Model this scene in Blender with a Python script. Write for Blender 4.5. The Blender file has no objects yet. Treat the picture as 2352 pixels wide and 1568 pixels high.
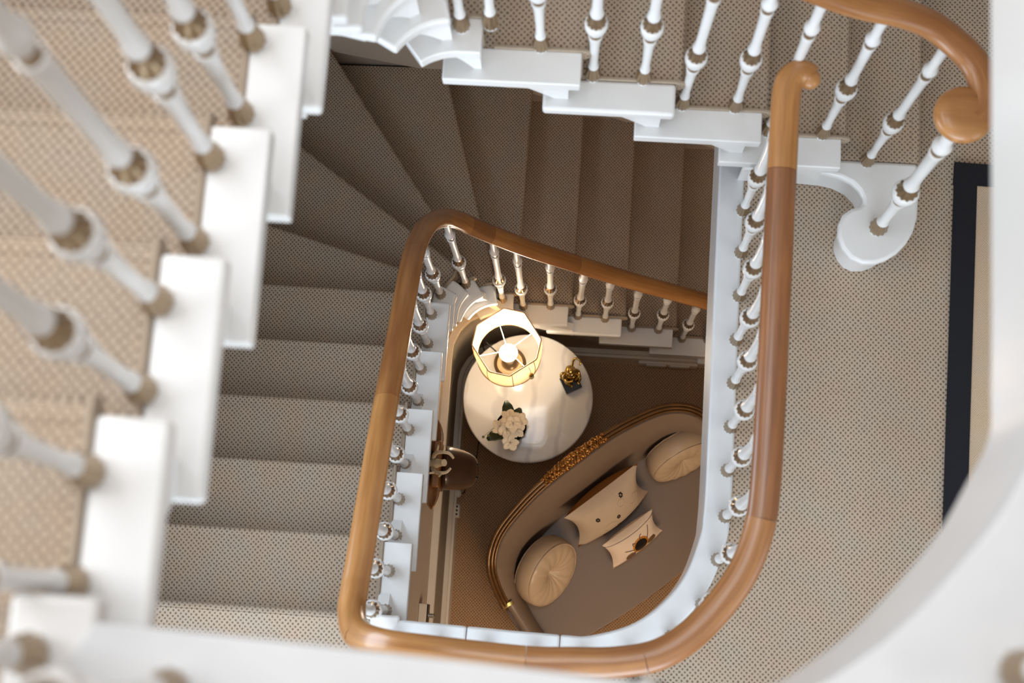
import bpy, bmesh, math, random
from mathutils import Vector, Matrix, Quaternion
random.seed(7)
S = bpy.context.scene
COL = S.collection
PI = math.pi

# ------------------------------------------------------------------ camera
# World: X to the right of the picture, Y to its top, z up, ground floor at z = 0.
# The camera looks almost straight down the stairwell from above the top landing.
ZC = 7.292
camd = bpy.data.cameras.new('camera')
cam = bpy.data.objects.new('camera', camd)
COL.objects.link(cam)
right = Vector((0.99765856, 0.0628141, -0.02705165))
down = Vector((0.05636583, -0.97919473, -0.19493738))
fwd = Vector((-0.03873365, 0.19295616, -0.98044257))
R3 = Matrix((right, -down, -fwd)).transposed()
cam.matrix_world = Matrix.Translation((0, 0, ZC)) @ R3.to_4x4()
camd.sensor_width = 36.0
camd.lens = 3270.6 * 36 / 2352
camd.clip_start = 0.02
camd.dof.use_dof = True
camd.dof.focus_distance = 5.4
camd.dof.aperture_fstop = 3.0
S.camera = cam

# ------------------------------------------------------------------ light
S.view_settings.view_transform = 'Standard'
S.view_settings.look = 'None'
S.view_settings.gamma = 1.0
S.view_settings.use_curve_mapping = False
S.view_settings.exposure = 0.0
w = bpy.data.worlds.new('world')
S.world = w
w.use_nodes = True
w.node_tree.nodes['Background'].inputs[0].default_value = (0.80, 0.88, 1.0, 1)
w.node_tree.nodes['Background'].inputs[1].default_value = 0.5

def area(name, loc, rot, sx, sy, power, col):
    l = bpy.data.lights.new(name, 'AREA')
    l.shape = 'RECTANGLE'
    l.size = sx
    l.size_y = sy
    l.energy = power
    l.color = col
    o = bpy.data.objects.new(name, l)
    o.location = loc
    o.rotation_euler = rot
    COL.objects.link(o)
    return o

# skylight over the well, daylight of the front and side windows, two added fills
area('skylight_light', (0.1, 0.7, 9.25), (0, 0, 0), 2.6, 2.6, 95, (0.96, 0.98, 1.0))
area('front_window_light', (0.2, -2.5, 4.4), (math.radians(90), 0, 0), 3.0, 1.6, 108, (0.74, 0.87, 1.0))
area('stair_fill_light', (-1.45, 0.35, 3.95), (0, math.radians(-90), 0), 0.9, 1.2, 23, (0.70, 0.84, 1.0))  # added fill with no known window, brightens the lower left flight
area('landing_fill_light', (3.1, -1.2, 4.4), (0, math.radians(90), 0), 1.6, 1.8, 20, (0.90, 0.95, 1.0))  # weak added fill from the right, no known source, lifts the landing boards
area('side_window_light', (-1.44, 1.1, 6.9), (0, math.radians(-90), 0), 1.6, 2.2, 52, (0.90, 0.95, 1.0))
area('hall_lamp_light', (1.1, -1.5, 2.6), (0, 0, 0), 1.4, 1.0, 60, (1.0, 0.78, 0.56))

# ------------------------------------------------------------------ materials
def srgb(r, g, b):
    f = lambda c: (c / 255 / 12.92) if c / 255 <= 0.04045 else ((c / 255 + 0.055) / 1.055) ** 2.4
    return (f(r), f(g), f(b), 1)

class NT:
    def __init__(s, name):
        s.m = bpy.data.materials.new(name)
        s.m.use_nodes = True
        s.t = s.m.node_tree
        s.b = s.t.nodes['Principled BSDF']
    def n(s, typ, **kw):
        n = s.t.nodes.new(typ)
        for k, v in kw.items():
            setattr(n, k, v)
        return n
    def l(s, a, b):
        s.t.links.new(a, b)
    def math(s, op, a, b=None):
        n = s.n('ShaderNodeMath', operation=op)
        for i, v in enumerate((a, b)):
            if v is None: continue
            if isinstance(v, (int, float)): n.inputs[i].default_value = v
            else: s.l(v, n.inputs[i])
        return n.outputs[0]
    def mix(s, f, a, b):
        n = s.n('ShaderNodeMix', data_type='RGBA')
        if isinstance(f, (int, float)): n.inputs[0].default_value = f
        else: s.l(f, n.inputs[0])
        for i, v in ((6, a), (7, b)):
            if isinstance(v, tuple): n.inputs[i].default_value = v
            else: s.l(v, n.inputs[i])
        return n.outputs[2]
    def noise(s, scale, detail=3, vec=None, rough=0.5):
        n = s.n('ShaderNodeTexNoise')
        n.inputs['Scale'].default_value = scale
        n.inputs['Detail'].default_value = detail
        n.inputs['Roughness'].default_value = rough
        if vec is None:
            vec = s.n('ShaderNodeTexCoord').outputs['Object']
        s.l(vec, n.inputs['Vector'])
        return n.outputs['Fac']
    def ramp(s, fac, stops):
        n = s.n('ShaderNodeValToRGB')
        e = n.color_ramp.elements
        while len(e) < len(stops): e.new(0.5)
        for i, (p, c) in enumerate(stops):
            e[i].position = p
            e[i].color = c
        s.l(fac, n.inputs[0])
        return n.outputs[0]
    def bump(s, h, strength, dist):
        n = s.n('ShaderNodeBump')
        n.inputs['Strength'].default_value = strength
        n.inputs['Distance'].default_value = dist
        s.l(h, n.inputs['Height'])
        s.l(n.outputs[0], s.b.inputs['Normal'])

def simple(name, col, rough=0.5, metal=0.0, var=0.06, vscale=8, coat=0.0, bump=0.0):
    t = NT(name)
    dark = tuple(c * (1 - var * 2.5) for c in col[:3]) + (1,)
    f = t.noise(vscale, 4)
    t.l(t.mix(f, dark, col), t.b.inputs['Base Color'])
    t.b.inputs['Roughness'].default_value = rough
    t.b.inputs['Metallic'].default_value = metal
    t.b.inputs['Coat Weight'].default_value = coat
    t.b.inputs['Coat Roughness'].default_value = 0.12
    if bump:
        t.bump(t.noise(vscale * 6, 3), bump, 0.003)
    return t.m

def weave(name, light, dark, a=0.0079, rough=0.95, amount=1.0):
    """sisal carpet: dark pits on a diamond lattice between pale knots"""
    t = NT(name)
    uv = t.n('ShaderNodeUVMap').outputs[0]
    nz = t.n('ShaderNodeTexNoise')
    nz.inputs['Scale'].default_value = 55
    nz.inputs['Detail'].default_value = 2
    t.l(uv, nz.inputs['Vector'])
    off = t.n('ShaderNodeVectorMath', operation='MULTIPLY_ADD')
    t.l(nz.outputs['Color'], off.inputs[0])
    off.inputs[1].default_value = (0.006, 0.006, 0)
    t.l(uv, off.inputs[2])
    sep = t.n('ShaderNodeSeparateXYZ')
    t.l(off.outputs[0], sep.inputs[0])
    cu = t.math('COSINE', t.math('MULTIPLY', sep.outputs[0], PI / a))
    cv = t.math('COSINE', t.math('MULTIPLY', sep.outputs[1], PI / (a * 1.06)))
    d = t.math('MULTIPLY', cu, cv)
    fine = t.noise(420, 2, uv)
    d2 = t.math('ADD', d, t.math('MULTIPLY', t.math('SUBTRACT', fine, 0.5), 1.1))
    mr = t.n('ShaderNodeMapRange', interpolation_type='SMOOTHSTEP')
    mr.inputs[1].default_value = 0.0
    mr.inputs[2].default_value = 1.05
    t.l(d2, mr.inputs[0])
    patch = t.noise(9, 3, uv)
    patch2 = t.noise(2.2, 2, uv)
    grey = (light[0] * 0.96, light[1] * 1.0, light[2] * 1.03, 1)
    warm = (light[0] * 1.02, light[1] * 0.985, light[2] * 0.96, 1)
    lc = t.mix(t.ramp(patch, [(0.38, (0, 0, 0, 1)), (0.62, (1, 1, 1, 1))]), grey, warm)
    lc2 = t.mix(t.math('MULTIPLY', t.ramp(patch2, [(0.35, (0, 0, 0, 1)), (0.7, (1, 1, 1, 1))]), 0.35), lc,
                tuple(c * 0.8 for c in light[:3]) + (1,))
    t.l(t.mix(t.math('MULTIPLY', mr.outputs[0], amount), lc2, dark), t.b.inputs['Base Color'])
    t.b.inputs['Roughness'].default_value = rough
    t.b.inputs['Specular IOR Level'].default_value = 0.15
    t.bump(t.math('SUBTRACT', 1.0, mr.outputs[0]), 0.55, 0.003)
    return t.m

def wood(name, c1, c2, c3, rough=0.22):
    t = NT(name)
    tc = t.n('ShaderNodeTexCoord')
    uv = t.n('ShaderNodeUVMap').outputs[0]
    mp = t.n('ShaderNodeMapping')
    mp.inputs['Scale'].default_value = (3.0, 60.0, 1.0)
    t.l(uv, mp.inputs[0])
    g = t.noise(1.0, 6, mp.outputs[0], 0.6)
    big = t.noise(3.5, 3, uv)
    c = t.mix(t.ramp(g, [(0.35, (0, 0, 0, 1)), (0.68, (1, 1, 1, 1))]), c2, c1)
    c = t.mix(t.math('MULTIPLY', t.ramp(big, [(0.4, (0, 0, 0, 1)), (0.75, (1, 1, 1, 1))]), 0.55), c, c3)
    t.l(c, t.b.inputs['Base Color'])
    t.b.inputs['Roughness'].default_value = 0.42
    t.b.inputs['Coat Weight'].default_value = 0.7
    t.b.inputs['Coat Roughness'].default_value = rough
    t.bump(g, 0.08, 0.001)
    return t.m

M = {}
M['white'] = simple('white_paint', srgb(236, 235, 233), 0.3, var=0.012, vscale=3, coat=0.25)
M['whitewash'] = simple('worn_white_paint', srgb(228, 229, 230), 0.36, var=0.05, vscale=14, coat=0.15)
M['carpet'] = weave('sisal_carpet', srgb(188, 169, 149), srgb(99, 80, 65))
M['hall_carpet'] = weave('hall_carpet', srgb(178, 144, 112), srgb(76, 54, 37))
M['binding'] = simple('carpet_binding_tape', srgb(176, 158, 138), 0.9, var=0.08, vscale=60, bump=0.3)
M['rug'] = weave('rug_weave', srgb(212, 188, 160), srgb(160, 132, 104), a=0.0035, amount=0.7)
M['rugborder'] = simple('rug_border_cotton', srgb(16, 16, 26), 0.85, var=0.15, vscale=80, bump=0.4)
M['wood'] = wood('oak_handrail', srgb(190, 132, 74), srgb(154, 96, 46), srgb(134, 80, 38))
M['wood_dark'] = wood('oak_handrail_dark', srgb(166, 108, 60), srgb(130, 80, 42), srgb(112, 66, 34))
M['wood_light'] = wood('oak_handrail_light', srgb(204, 146, 84), srgb(170, 112, 56), srgb(150, 96, 46))
M['gilt'] = simple('aged_gilt', srgb(172, 148, 118), 0.34, metal=0.85, var=0.1, vscale=40)
M['wall'] = simple('warm_grey_plaster', srgb(176, 164, 152), 0.7, var=0.03, vscale=4)
M['wall_low'] = simple('taupe_wall_paint', srgb(150, 138, 122), 0.75, var=0.06, vscale=10)
M['trim'] = simple('cream_trim_paint', srgb(214, 204, 190), 0.4, var=0.02, vscale=5)
M['marble'] = None
M['black'] = simple('black_gloss', srgb(14, 12, 12), 0.2, var=0.1)
M['brass'] = simple('polished_brass', srgb(208, 178, 104), 0.22, metal=1.0, var=0.12, vscale=60)
M['bronze'] = simple('dark_gilt_bronze', srgb(176, 124, 62), 0.32, metal=0.75, var=0.2, vscale=50)
M['gold_frame'] = simple('gilt_frame_paint', srgb(128, 92, 52), 0.35, metal=0.55, var=0.22, vscale=30, coat=0.3)
M['taupe'] = simple('taupe_satin', srgb(130, 112, 97), 0.42, var=0.05, vscale=6)
M['gold_satin'] = simple('champagne_satin', srgb(196, 172, 144), 0.38, var=0.06, vscale=8)
M['linen'] = simple('cream_linen', srgb(196, 176, 154), 0.8, var=0.06, vscale=30, bump=0.2)
M['velvet'] = simple('ochre_velvet', srgb(168, 106, 36), 0.7, var=0.15, vscale=12)
M['cotton'] = simple('white_cotton', srgb(226, 206, 186), 0.8, var=0.02, vscale=20)
M['thread'] = simple('dark_thread', srgb(40, 26, 18), 0.7)
M['amber'] = simple('amber_thread', srgb(190, 120, 30), 0.5)
M['wing'] = simple('brown_wing_thread', srgb(110, 80, 50), 0.6)
M['shade_trim'] = simple('shade_braid', srgb(196, 160, 120), 0.7)
M['petal'] = simple('white_petal', srgb(240, 228, 206), 0.5, var=0.03)
M['leaf'] = simple('orchid_leaf', srgb(52, 62, 22), 0.35, var=0.3, vscale=20)
M['bud'] = simple('green_bud', srgb(120, 120, 60), 0.5)
M['tan_wood'] = simple('tan_carved_wood', srgb(150, 98, 44), 0.35, var=0.3, vscale=14, coat=0.4)
M['dark_wood'] = simple('dark_carved_wood', srgb(64, 40, 26), 0.35, var=0.2, vscale=12, coat=0.4)
M['antler'] = simple('bleached_antler', srgb(222, 206, 176), 0.5, var=0.15, vscale=30)
M['plastic'] = simple('white_plastic', srgb(222, 216, 206), 0.35)
M['chrome'] = simple('brushed_chrome', srgb(200, 198, 194), 0.25, metal=1.0)
M['cable'] = simple('dark_cable', srgb(24, 16, 12), 0.5)

def marble():
    t = NT('white_marble')
    f = t.noise(3.2, 8, None, 0.62)
    n2 = t.n('ShaderNodeTexWave')
    n2.inputs['Scale'].default_value = 2.2
    n2.inputs['Distortion'].default_value = 6
    n2.inputs['Detail'].default_value = 4
    t.l(t.n('ShaderNodeTexCoord').outputs['Object'], n2.inputs['Vector'])
    v = t.ramp(n2.outputs['Fac'], [(0.0, (1, 1, 1, 1)), (0.16, (0, 0, 0, 1)), (1, (0, 0, 0, 1))])
    c = t.mix(f, srgb(222, 217, 211), srgb(240, 236, 230))
    c = t.mix(t.math('MULTIPLY', v, 0.35), c, srgb(166, 158, 154))
    t.l(c, t.b.inputs['Base Color'])
    t.b.inputs['Roughness'].default_value = 0.12
    t.b.inputs['Coat Weight'].default_value = 0.5
    return t.m
M['marble'] = marble()

def emis(name, col, strength):
    t = NT(name)
    t.b.inputs['Base Color'].default_value = col
    t.b.inputs['Emission Color'].default_value = col
    t.b.inputs['Emission Strength'].default_value = strength
    return t.m
M['bulb'] = emis('lit_bulb', (1.0, 0.86, 0.62, 1), 30)
M['led'] = emis('red_led', (1.0, 0.05, 0.03, 1), 4)

def shade_mat():
    t = NT('lampshade_silk')
    t.b.inputs['Base Color'].default_value = srgb(248, 238, 220)
    t.b.inputs['Roughness'].default_value = 0.7
    tr = t.n('ShaderNodeBsdfTranslucent')
    tr.inputs[0].default_value = srgb(255, 240, 214)
    mx = t.n('ShaderNodeMixShader')
    mx.inputs[0].default_value = 0.35
    t.l(t.b.outputs[0], mx.inputs[1])
    t.l(tr.outputs[0], mx.inputs[2])
    t.l(mx.outputs[0], t.t.nodes['Material Output'].inputs[0])
    return t.m
M['shade'] = shade_mat()

# ------------------------------------------------------------------ helpers
def sett(o, label=None, cat=None, group=None, kind=None):
    if label: o['label'] = label
    if cat: o['category'] = cat
    if group: o['group'] = group
    if kind: o['kind'] = kind
    return o

def empty(name, loc=(0, 0, 0), rz=0.0, **kw):
    o = bpy.data.objects.new(name, None)
    o.empty_display_size = 0.05
    o.location = loc
    o.rotation_euler = (0, 0, rz)
    COL.objects.link(o)
    return sett(o, **kw)

class MB:
    def __init__(s):
        s.v, s.f, s.mi = [], [], []
    def add(s, verts, faces, mi=0, mat=None):
        b = len(s.v)
        for p in verts:
            p = Vector(p)
            if mat is not None: p = mat @ p
            s.v.append(p)
        for f in faces:
            s.f.append([b + i for i in f])
            s.mi.append(mi)
        return s
    def prism(s, poly, z0, z1, mi=0, mat=None):
        n = len(poly)
        vs = [(x, y, z0) for x, y in poly] + [(x, y, z1) for x, y in poly]
        ar = sum(poly[i][0] * poly[(i + 1) % n][1] - poly[(i + 1) % n][0] * poly[i][1] for i in range(n))
        fs = [[i, (i + 1) % n, n + (i + 1) % n, n + i] for i in range(n)] + [list(range(n))[::-1], [n + i for i in range(n)]]
        if ar < 0: fs = [f[::-1] for f in fs]
        return s.add(vs, fs, mi, mat)
    def box(s, c, d, mi=0, mat=None):
        x, y, z = (q / 2 for q in d)
        poly = [(c[0] - x, c[1] - y), (c[0] + x, c[1] - y), (c[0] + x, c[1] + y), (c[0] - x, c[1] + y)]
        return s.prism(poly, c[2] - z, c[2] + z, mi, mat)
    def lathe(s, prof, seg=16, mi=0, mat=None, flute=None):
        """prof: list of (r, z[, fluted])"""
        vs, fs = [], []
        for pr in prof:
            r, z = pr[0], pr[1]
            fl = pr[2] if len(pr) > 2 else 0
            for i in range(seg):
                a = 2 * PI * i / seg
                rr = r * (1 - (fl if i % 2 else 0))
                vs.append((rr * math.cos(a), rr * math.sin(a), z))
        n = len(prof)
        for j in range(n - 1):
            for i in range(seg):
                k = (i + 1) % seg
                fs.append([j * seg + i, j * seg + k, (j + 1) * seg + k, (j + 1) * seg + i])
        if prof[0][0] > 1e-5: fs.append([i for i in range(seg)][::-1])
        if prof[-1][0] > 1e-5: fs.append([(n - 1) * seg + i for i in range(seg)])
        return s.add(vs, fs, mi, mat)
    def ball(s, c, r, seg=12, rings=8, mi=0, sc=(1, 1, 1), rot=None):
        pr = [(max(r * math.sin(PI * j / rings), 1e-6), -r * math.cos(PI * j / rings)) for j in range(rings + 1)]
        m = Matrix.Translation(c) @ (rot.to_matrix().to_4x4() if rot else Matrix()) @ Matrix.Diagonal((*sc, 1))
        return s.lathe(pr, seg, mi, m)
    def tube(s, pts, rad, seg=8, mi=0, closed=False):
        pts = [Vector(p) for p in pts]
        n = len(pts)
        vs, fs = [], []
        prev = None
        for i, p in enumerate(pts):
            if closed: t = (pts[(i + 1) % n] - pts[i - 1])
            else: t = pts[min(i + 1, n - 1)] - pts[max(i - 1, 0)]
            t.normalize()
            if prev is None:
                u = t.cross(Vector((0, 0, 1)))
                if u.length < 0.1: u = t.cross(Vector((1, 0, 0)))
            else:
                u = prev - t * prev.dot(t)
            u.normalize()
            prev = u
            v = t.cross(u)
            r = rad(i / (n - 1)) if callable(rad) else rad
            for k in range(seg):
                a = 2 * PI * k / seg
                vs.append(p + (u * math.cos(a) + v * math.sin(a)) * r)
        m = n if closed else n - 1
        for i in range(m):
            j = (i + 1) % n
            for k in range(seg):
                l = (k + 1) % seg
                fs.append([i * seg + k, i * seg + l, j * seg + l, j * seg + k])
        if not closed:
            fs.append(list(range(seg))[::-1])
            fs.append([(n - 1) * seg + k for k in range(seg)])
        return s.add(vs, fs, mi)
    def build(s, name, mats, parent=None, smooth=35, bevel=0, uv=False, sub=0, uvs=None, fix=True, bseg=2, **kw):
        me = bpy.data.meshes.new(name)
        if not isinstance(mats, (list, tuple)): mats = [mats]
        inv = None
        if parent is not None and 'w' not in kw:
            inv = parent.matrix_basis.inverted() if parent.parent is None else (parent.parent.matrix_basis @ parent.matrix_basis).inverted()
        kw.pop('w', None)
        vs = [(inv @ v if inv is not None else v) for v in s.v]
        me.from_pydata([tuple(v) for v in vs], [], s.f)
        for m in mats: me.materials.append(m)
        for p, mi in zip(me.polygons, s.mi): p.material_index = mi
        if fix:
            bm = bmesh.new()
            bm.from_mesh(me)
            bmesh.ops.remove_doubles(bm, verts=bm.verts, dist=1e-6)
            bmesh.ops.recalc_face_normals(bm, faces=bm.faces)
            bm.to_mesh(me)
            bm.free()
        if uv:
            lay = me.uv_layers.new(name='UVMap')
            for p in me.polygons:
                n = p.normal
                for li in p.loop_indices:
                    c = me.vertices[me.loops[li].vertex_index].co
                    if parent is not None and parent.type == 'EMPTY': c = parent.matrix_basis @ c
                    if abs(n.z) > 0.6: q = (c.x, c.y)
                    else:
                        t = Vector((-n.y, n.x))
                        if t.length > 1e-6: t.normalize()
                        q = (c.x * t.x + c.y * t.y, c.z)
                    lay.data[li].uv = q
        if smooth:
            for p in me.polygons: p.use_smooth = True
            try: me.set_sharp_from_angle(angle=math.radians(smooth))
            except Exception: pass
        o = bpy.data.objects.new(name, me)
        COL.objects.link(o)
        if parent is not None: o.parent = parent
        if bevel:
            b = o.modifiers.new('bevel', 'BEVEL')
            b.width = bevel
            b.segments = bseg
            b.limit_method = 'ANGLE'
            b.angle_limit = math.radians(40)
            b.harden_normals = False
        if sub:
            m = o.modifiers.new('sub', 'SUBSURF')
            m.levels = m.render_levels = sub
        return sett(o, **kw)

def cat(pts, n=8, closed=False):
    """Catmull-Rom through points of any dimension"""
    P = [Vector(p) for p in pts]
    out = []
    m = len(P)
    rng = range(m if closed else m - 1)
    for i in rng:
        if closed: a, b, c, d = P[i - 1], P[i], P[(i + 1) % m], P[(i + 2) % m]
        else: a, b, c, d = P[max(i - 1, 0)], P[i], P[i + 1], P[min(i + 2, m - 1)]
        for k in range(n):
            t = k / n
            out.append(0.5 * ((2 * b) + (c - a) * t + (2 * a - 5 * b + 4 * c - d) * t * t + (3 * b - a - 3 * c + d) * t ** 3))
    if not closed: out.append(P[-1].copy())
    return out

def lerp(a, b, t): return a + (b - a) * t

# ------------------------------------------------------------------ levels and stair plan
Z1 = ZC - 4.314      # first-floor landing 2.978
Z2 = ZC - 1.434      # top landing 5.858
XW, YW = -1.52, 2.41  # left and far wall faces
NR = 16

def path(s, off):
    """stair string line: up the left side of the well, round the corner, along the far side"""
    cx, cy, r = -0.30, 1.19, 0.15
    A = 1.19
    B = A + r * PI / 2
    if s <= A: return Vector((cx - r - off, s))
    if s <= B:
        a = PI - (s - A) / r
        return Vector((cx + (r + off) * math.cos(a), cy + (r + off) * math.sin(a)))
    return Vector((cx + (s - B), cy + r + off))
SB = 1.19 + 0.15 * PI / 2
SN = {0: 0.0, 1: .24, 2: .48, 3: .72, 4: .96, 5: 1.185, 6: 1.2475, 7: 1.306, 8: 1.365, 9: 1.418, 10: SB + 0.052}
for k in range(11, 16): SN[k] = SB + 0.30 + (-0.004 + 0.2543 * (k - 11))
INN = {6: (-.509, 1.277), 7: (-.456, 1.334), 8: (-.398, 1.388), 9: (-.329, 1.412)}
def s_of(p):
    dx, dy = p[0] + 0.30, p[1] - 1.19
    a = math.atan2(dy, dx)
    return 1.19 + 0.15 * (PI - a)
# carpet nose lines: inner point at the painted tread end, outer point at the wall
NL = {}
for k in range(0, 6): NL[k] = (Vector((-.541, .24 * k if k < 5 else 1.203)), Vector((XW, .24 * k if k < 5 else 1.207)))
NL[6] = (Vector((-.512, 1.297)), Vector((XW, 1.574)))
NL[7] = (Vector((-.458, 1.405)), Vector((XW, 2.138)))
NL[8] = (Vector((-.400, 1.403)), Vector((-1.114, YW)))
NL[9] = (Vector((-.325, 1.440)), Vector((-.613, YW)))
NL[10] = (Vector((-.235, 1.430)), Vector((-.222, YW)))
for k in range(11, 17): NL[k] = (Vector((-.004 + .2543 * (k - 11) + .020, 1.430)), Vector((-.004 + .2543 * (k - 11) + .024, YW)))

def staircase(ztop, rise, label, lower, sh=0.0):
    NLs = {k: (a + Vector((0, sh)), b + Vector((0, sh))) if k <= 5 else (a, b) for k, (a, b) in NL.items()}
    SNs = {k: (v - 0.017 + sh if k <= 5 else v) for k, v in SN.items()}
    root = empty('staircase', (0, 0, 0), label=label, cat='staircase')
    last = 15
    for k in range(1, last + 1):
        zt = ztop - rise * k
        a, b = NLs[k]
        p, q = NLs[k - 1]
        d = (b - a).normalized()
        nrm = Vector((-d.y, d.x))
        mid_prev = (p + q) / 2
        dq = (q - p).normalized()
        nq = Vector((-dq.y, dq.x))
        if (mid_prev - (a + b) / 2).dot(nq) < 0: nq = -nq
        if (mid_prev - a).dot(nrm) > 0: nrm = -nrm          # pointing down the stair
        a2, b2 = a - nrm * 0.024, b - nrm * 0.024
        # body under the tread
        corner = [Vector((XW, YW))] if k == 8 else []
        pb, qb = p + nq * 0.03, q + nq * 0.03
        qb.x, qb.y = max(qb.x, XW), min(qb.y, YW)
        poly = [a2, b2] + corner + [qb, pb]
        m = MB()
        zb = zt - rise - 0.05 if k < last or not lower else zt - rise
        m.prism([(v.x, v.y) for v in poly], zb, zt - 0.002)
        # rounded nosing in front of the riser
        N = 8
        sec = [(-0.004, 0.0)]
        for i in range(N + 1):
            t = PI / 2 - PI * i / N
            sec.append((0.006 + 0.018 * math.cos(t), -0.019 + 0.019 * math.sin(t)))
        sec.append((-0.004, -0.038))
        vs = []
        for e in (a2, b2):
            for (u, z) in sec: vs.append((e.x + nrm.x * u, e.y + nrm.y * u, zt + z))
        n = len(sec)
        fs = [[i, (i + 1) % n, n + (i + 1) % n, n + i] for i in range(n)] + [list(range(n)), [n + i for i in range(n)][::-1]]
        m.add(vs, fs)
        m.build('carpeted_tread', M['carpet'], root, uv=True, smooth=40)
        # painted tread end (return nosing)
        if k == last and not lower: continue
        s0, s1 = SNs[k] - (0.15 if 6 <= k <= 10 else 0.322 if k < 6 else 0.352), SNs[k]
        if k == 5: s0 = SNs[k] - 0.30
        steps = 14
        front_in = Vector(INN[k]) if k in INN else path(s1, 0.09)
        si = s_of(front_in) if k in INN else s1
        path_k = path if k < 11 else (lambda s, off: Vector((-0.30 + (s - SB), 1.34 + off)))
        outer = [path_k(lerp(s0, s1, i / steps), 0.0) for i in range(steps + 1)]
        inner = [path_k(lerp(s0, min(si, s1 + .02) - 0.004, i / steps), 0.09) for i in range(steps + 1)]
        poly = outer + [front_in] + inner[::-1]
        clean = []
        for v in poly:
            if not clean or (v - clean[-1]).length > 0.004: clean.append(v)
        MB().prism([(v.x, v.y) for v in clean], zt - 0.036, zt + 0.001).build('tread_end', M['white'], root, bevel=0.009, bseg=3)
        # cove bead and scalloped bracket of the string below the tread end
        m = MB()
        sec2 = []
        sa, sb_ = (SNs[k] - 0.145, SNs[k] - 0.008) if 6 <= k <= 10 else (SNs[k] - 0.30, SNs[k] - 0.03)
        ns = 12
        zc = zt - 0.034
        bot = []
        for i in range(ns + 1):
            t = i / ns
            s = lerp(sa, sb_, t)
            g = max(0.0, (t - 0.25) / 0.75)
            zz = zt - 0.05 - (rise - 0.02) * (g ** 1.35) - 0.010 * t
            bot.append((s, zz))
        vs, fs = [], []
        for (s, zz) in bot:
            o0, o1 = path_k(s, 0.032), path_k(s, 0.088)
            vs += [(o0.x, o0.y, zc), (o0.x, o0.y, zz), (o1.x, o1.y, zz), (o1.x, o1.y, zc)]
        for i in range(ns):
            for j in range(4):
                l = (j + 1) % 4
                fs.append([i * 4 + j, i * 4 + l, (i + 1) * 4 + l, (i + 1) * 4 + j])
        fs += [[0, 1, 2, 3], [ns * 4 + j for j in range(4)][::-1]]
        m.add(vs, fs)
        m.build('string_bracket', M['white'], root, smooth=30)
        # binding tape along the carpet edge, hooking round the nosing
        pts = []
        for i in range(9):
            s = lerp(max(s0 + 0.30 - (SNs[k] - SNs[k - 1]) , SNs[k - 1]) if False else SNs[k - 1] + 0.02, min(si, s1 + 0.03), i / 8)
            v = path(s, 0.094)
            pts.append((v.x, v.y, zt + 0.002))
        e = NLs[k][0]
        dd = (NLs[k][1] - e).normalized() * 0.004
        pts += [(e.x + dd.x, e.y + dd.y, zt - 0.004), (e.x + dd.x + nrm.x * .004, e.y + dd.y + nrm.y * .004, zt - 0.02),
                (e.x + dd.x - nrm.x * .008, e.y + dd.y - nrm.y * .008, zt - 0.037), (e.x + dd.x - nrm.x * .022, e.y + dd.y - nrm.y * .022, zt - 0.04),
                (e.x + dd.x - nrm.x * .022, e.y + dd.y - nrm.y * .022, zt - rise + 0.01)]
        MB().tube(pts, 0.0062, 6).build('carpet_binding', M['binding'], root)
    return root

st_up = staircase(Z2, 0.18, 'upper carpeted stair flight with white tread ends, rising from the first landing to the top', False, -0.018)
st_lo = staircase(Z1, 0.18612, 'lower carpeted stair flight with white tread ends, winding down to the ground floor', True)

# curtail step at the foot of the upper flight
cur = [(.674, 1.430), (.76, 1.430), (1.022, 1.430), (1.033, 1.396), (1.028, 1.33), (1.024, 1.259), (1.012, 1.215), (.992, 1.178), (.965, 1.147), (.932, 1.124), (.90, 1.112),
       (.862, 1.110), (.828, 1.124), (.803, 1.153), (.789, 1.19), (.79, 1.226), (.803, 1.258), (.828, 1.278), (.852, 1.285), (.862, 1.292),
       (.862, 1.310), (.850, 1.336), (.828, 1.358), (.795, 1.374), (.76, 1.381), (.674, 1.385), (.50, 1.385), (.50, 1.430)]
m = MB().prism(cur, Z1 + 0.18 - 0.036, Z1 + 0.18)
m.build('curtail_tread', M['white'], st_up, bevel=0.011, bseg=3)
cc = Vector((0.9, 1.26))
ins = []
n = len(cur)
for i in range(n):
    a, b, c = Vector(cur[i - 1]), Vector(cur[i]), Vector(cur[(i + 1) % n])
    t = (c - a).normalized()
    nn = Vector((-t.y, t.x))
    ins.append(b + Vector((t.y, -t.x)) * 0.02)
MB().prism([(v.x, v.y) for v in ins], Z1 + 0.002, Z1 + 0.15).build('curtail_riser', M['white'], st_up, smooth=50)

# ------------------------------------------------------------------ floors with the stairwell opening
E1 = [(.450, 2.40), (.449, 1.60), (.446, 1.3), (.444, 1.0), (.443, .75), (.442, .58), (.4415, .48), (.440, .40), (.437, .34), (.431, .291), (.394, .179), (.329, .087), (.237, .016), (.116, -.024), (.05, -.027), (-.02, -.026), (-.12, -.024), (-.25, -.020), (-.451, -.014)]
E2 = [(.500, 2.40), (.500, 1.4), (.500, 1.0), (.500, .743), (.500, .60), (.500, .48), (.500, .38), (.499, .303), (.497, .251), (.471, .195), (.430, .123), (.351, .028), (.291, -.022), (.236, -.058), (.180, -.090), (.135, -.105), (.116, -.095),
      (.113, -.070), (.095, -.052), (-.249, -.034), (-.451, -.026)]
def smooth_edge(E, straight=2):
    P = [Vector(p) for p in E]
    return P[:1] + cat(P[1:], 6)
def offset_line(P, d):
    out = []
    for i, p in enumerate(P):
        t = (P[min(i + 1, len(P) - 1)] - P[max(i - 1, 0)]).normalized()
        out.append(p + Vector((-t.y, t.x)) * d)       # to the left of travel = away from the well
    return out
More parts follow.
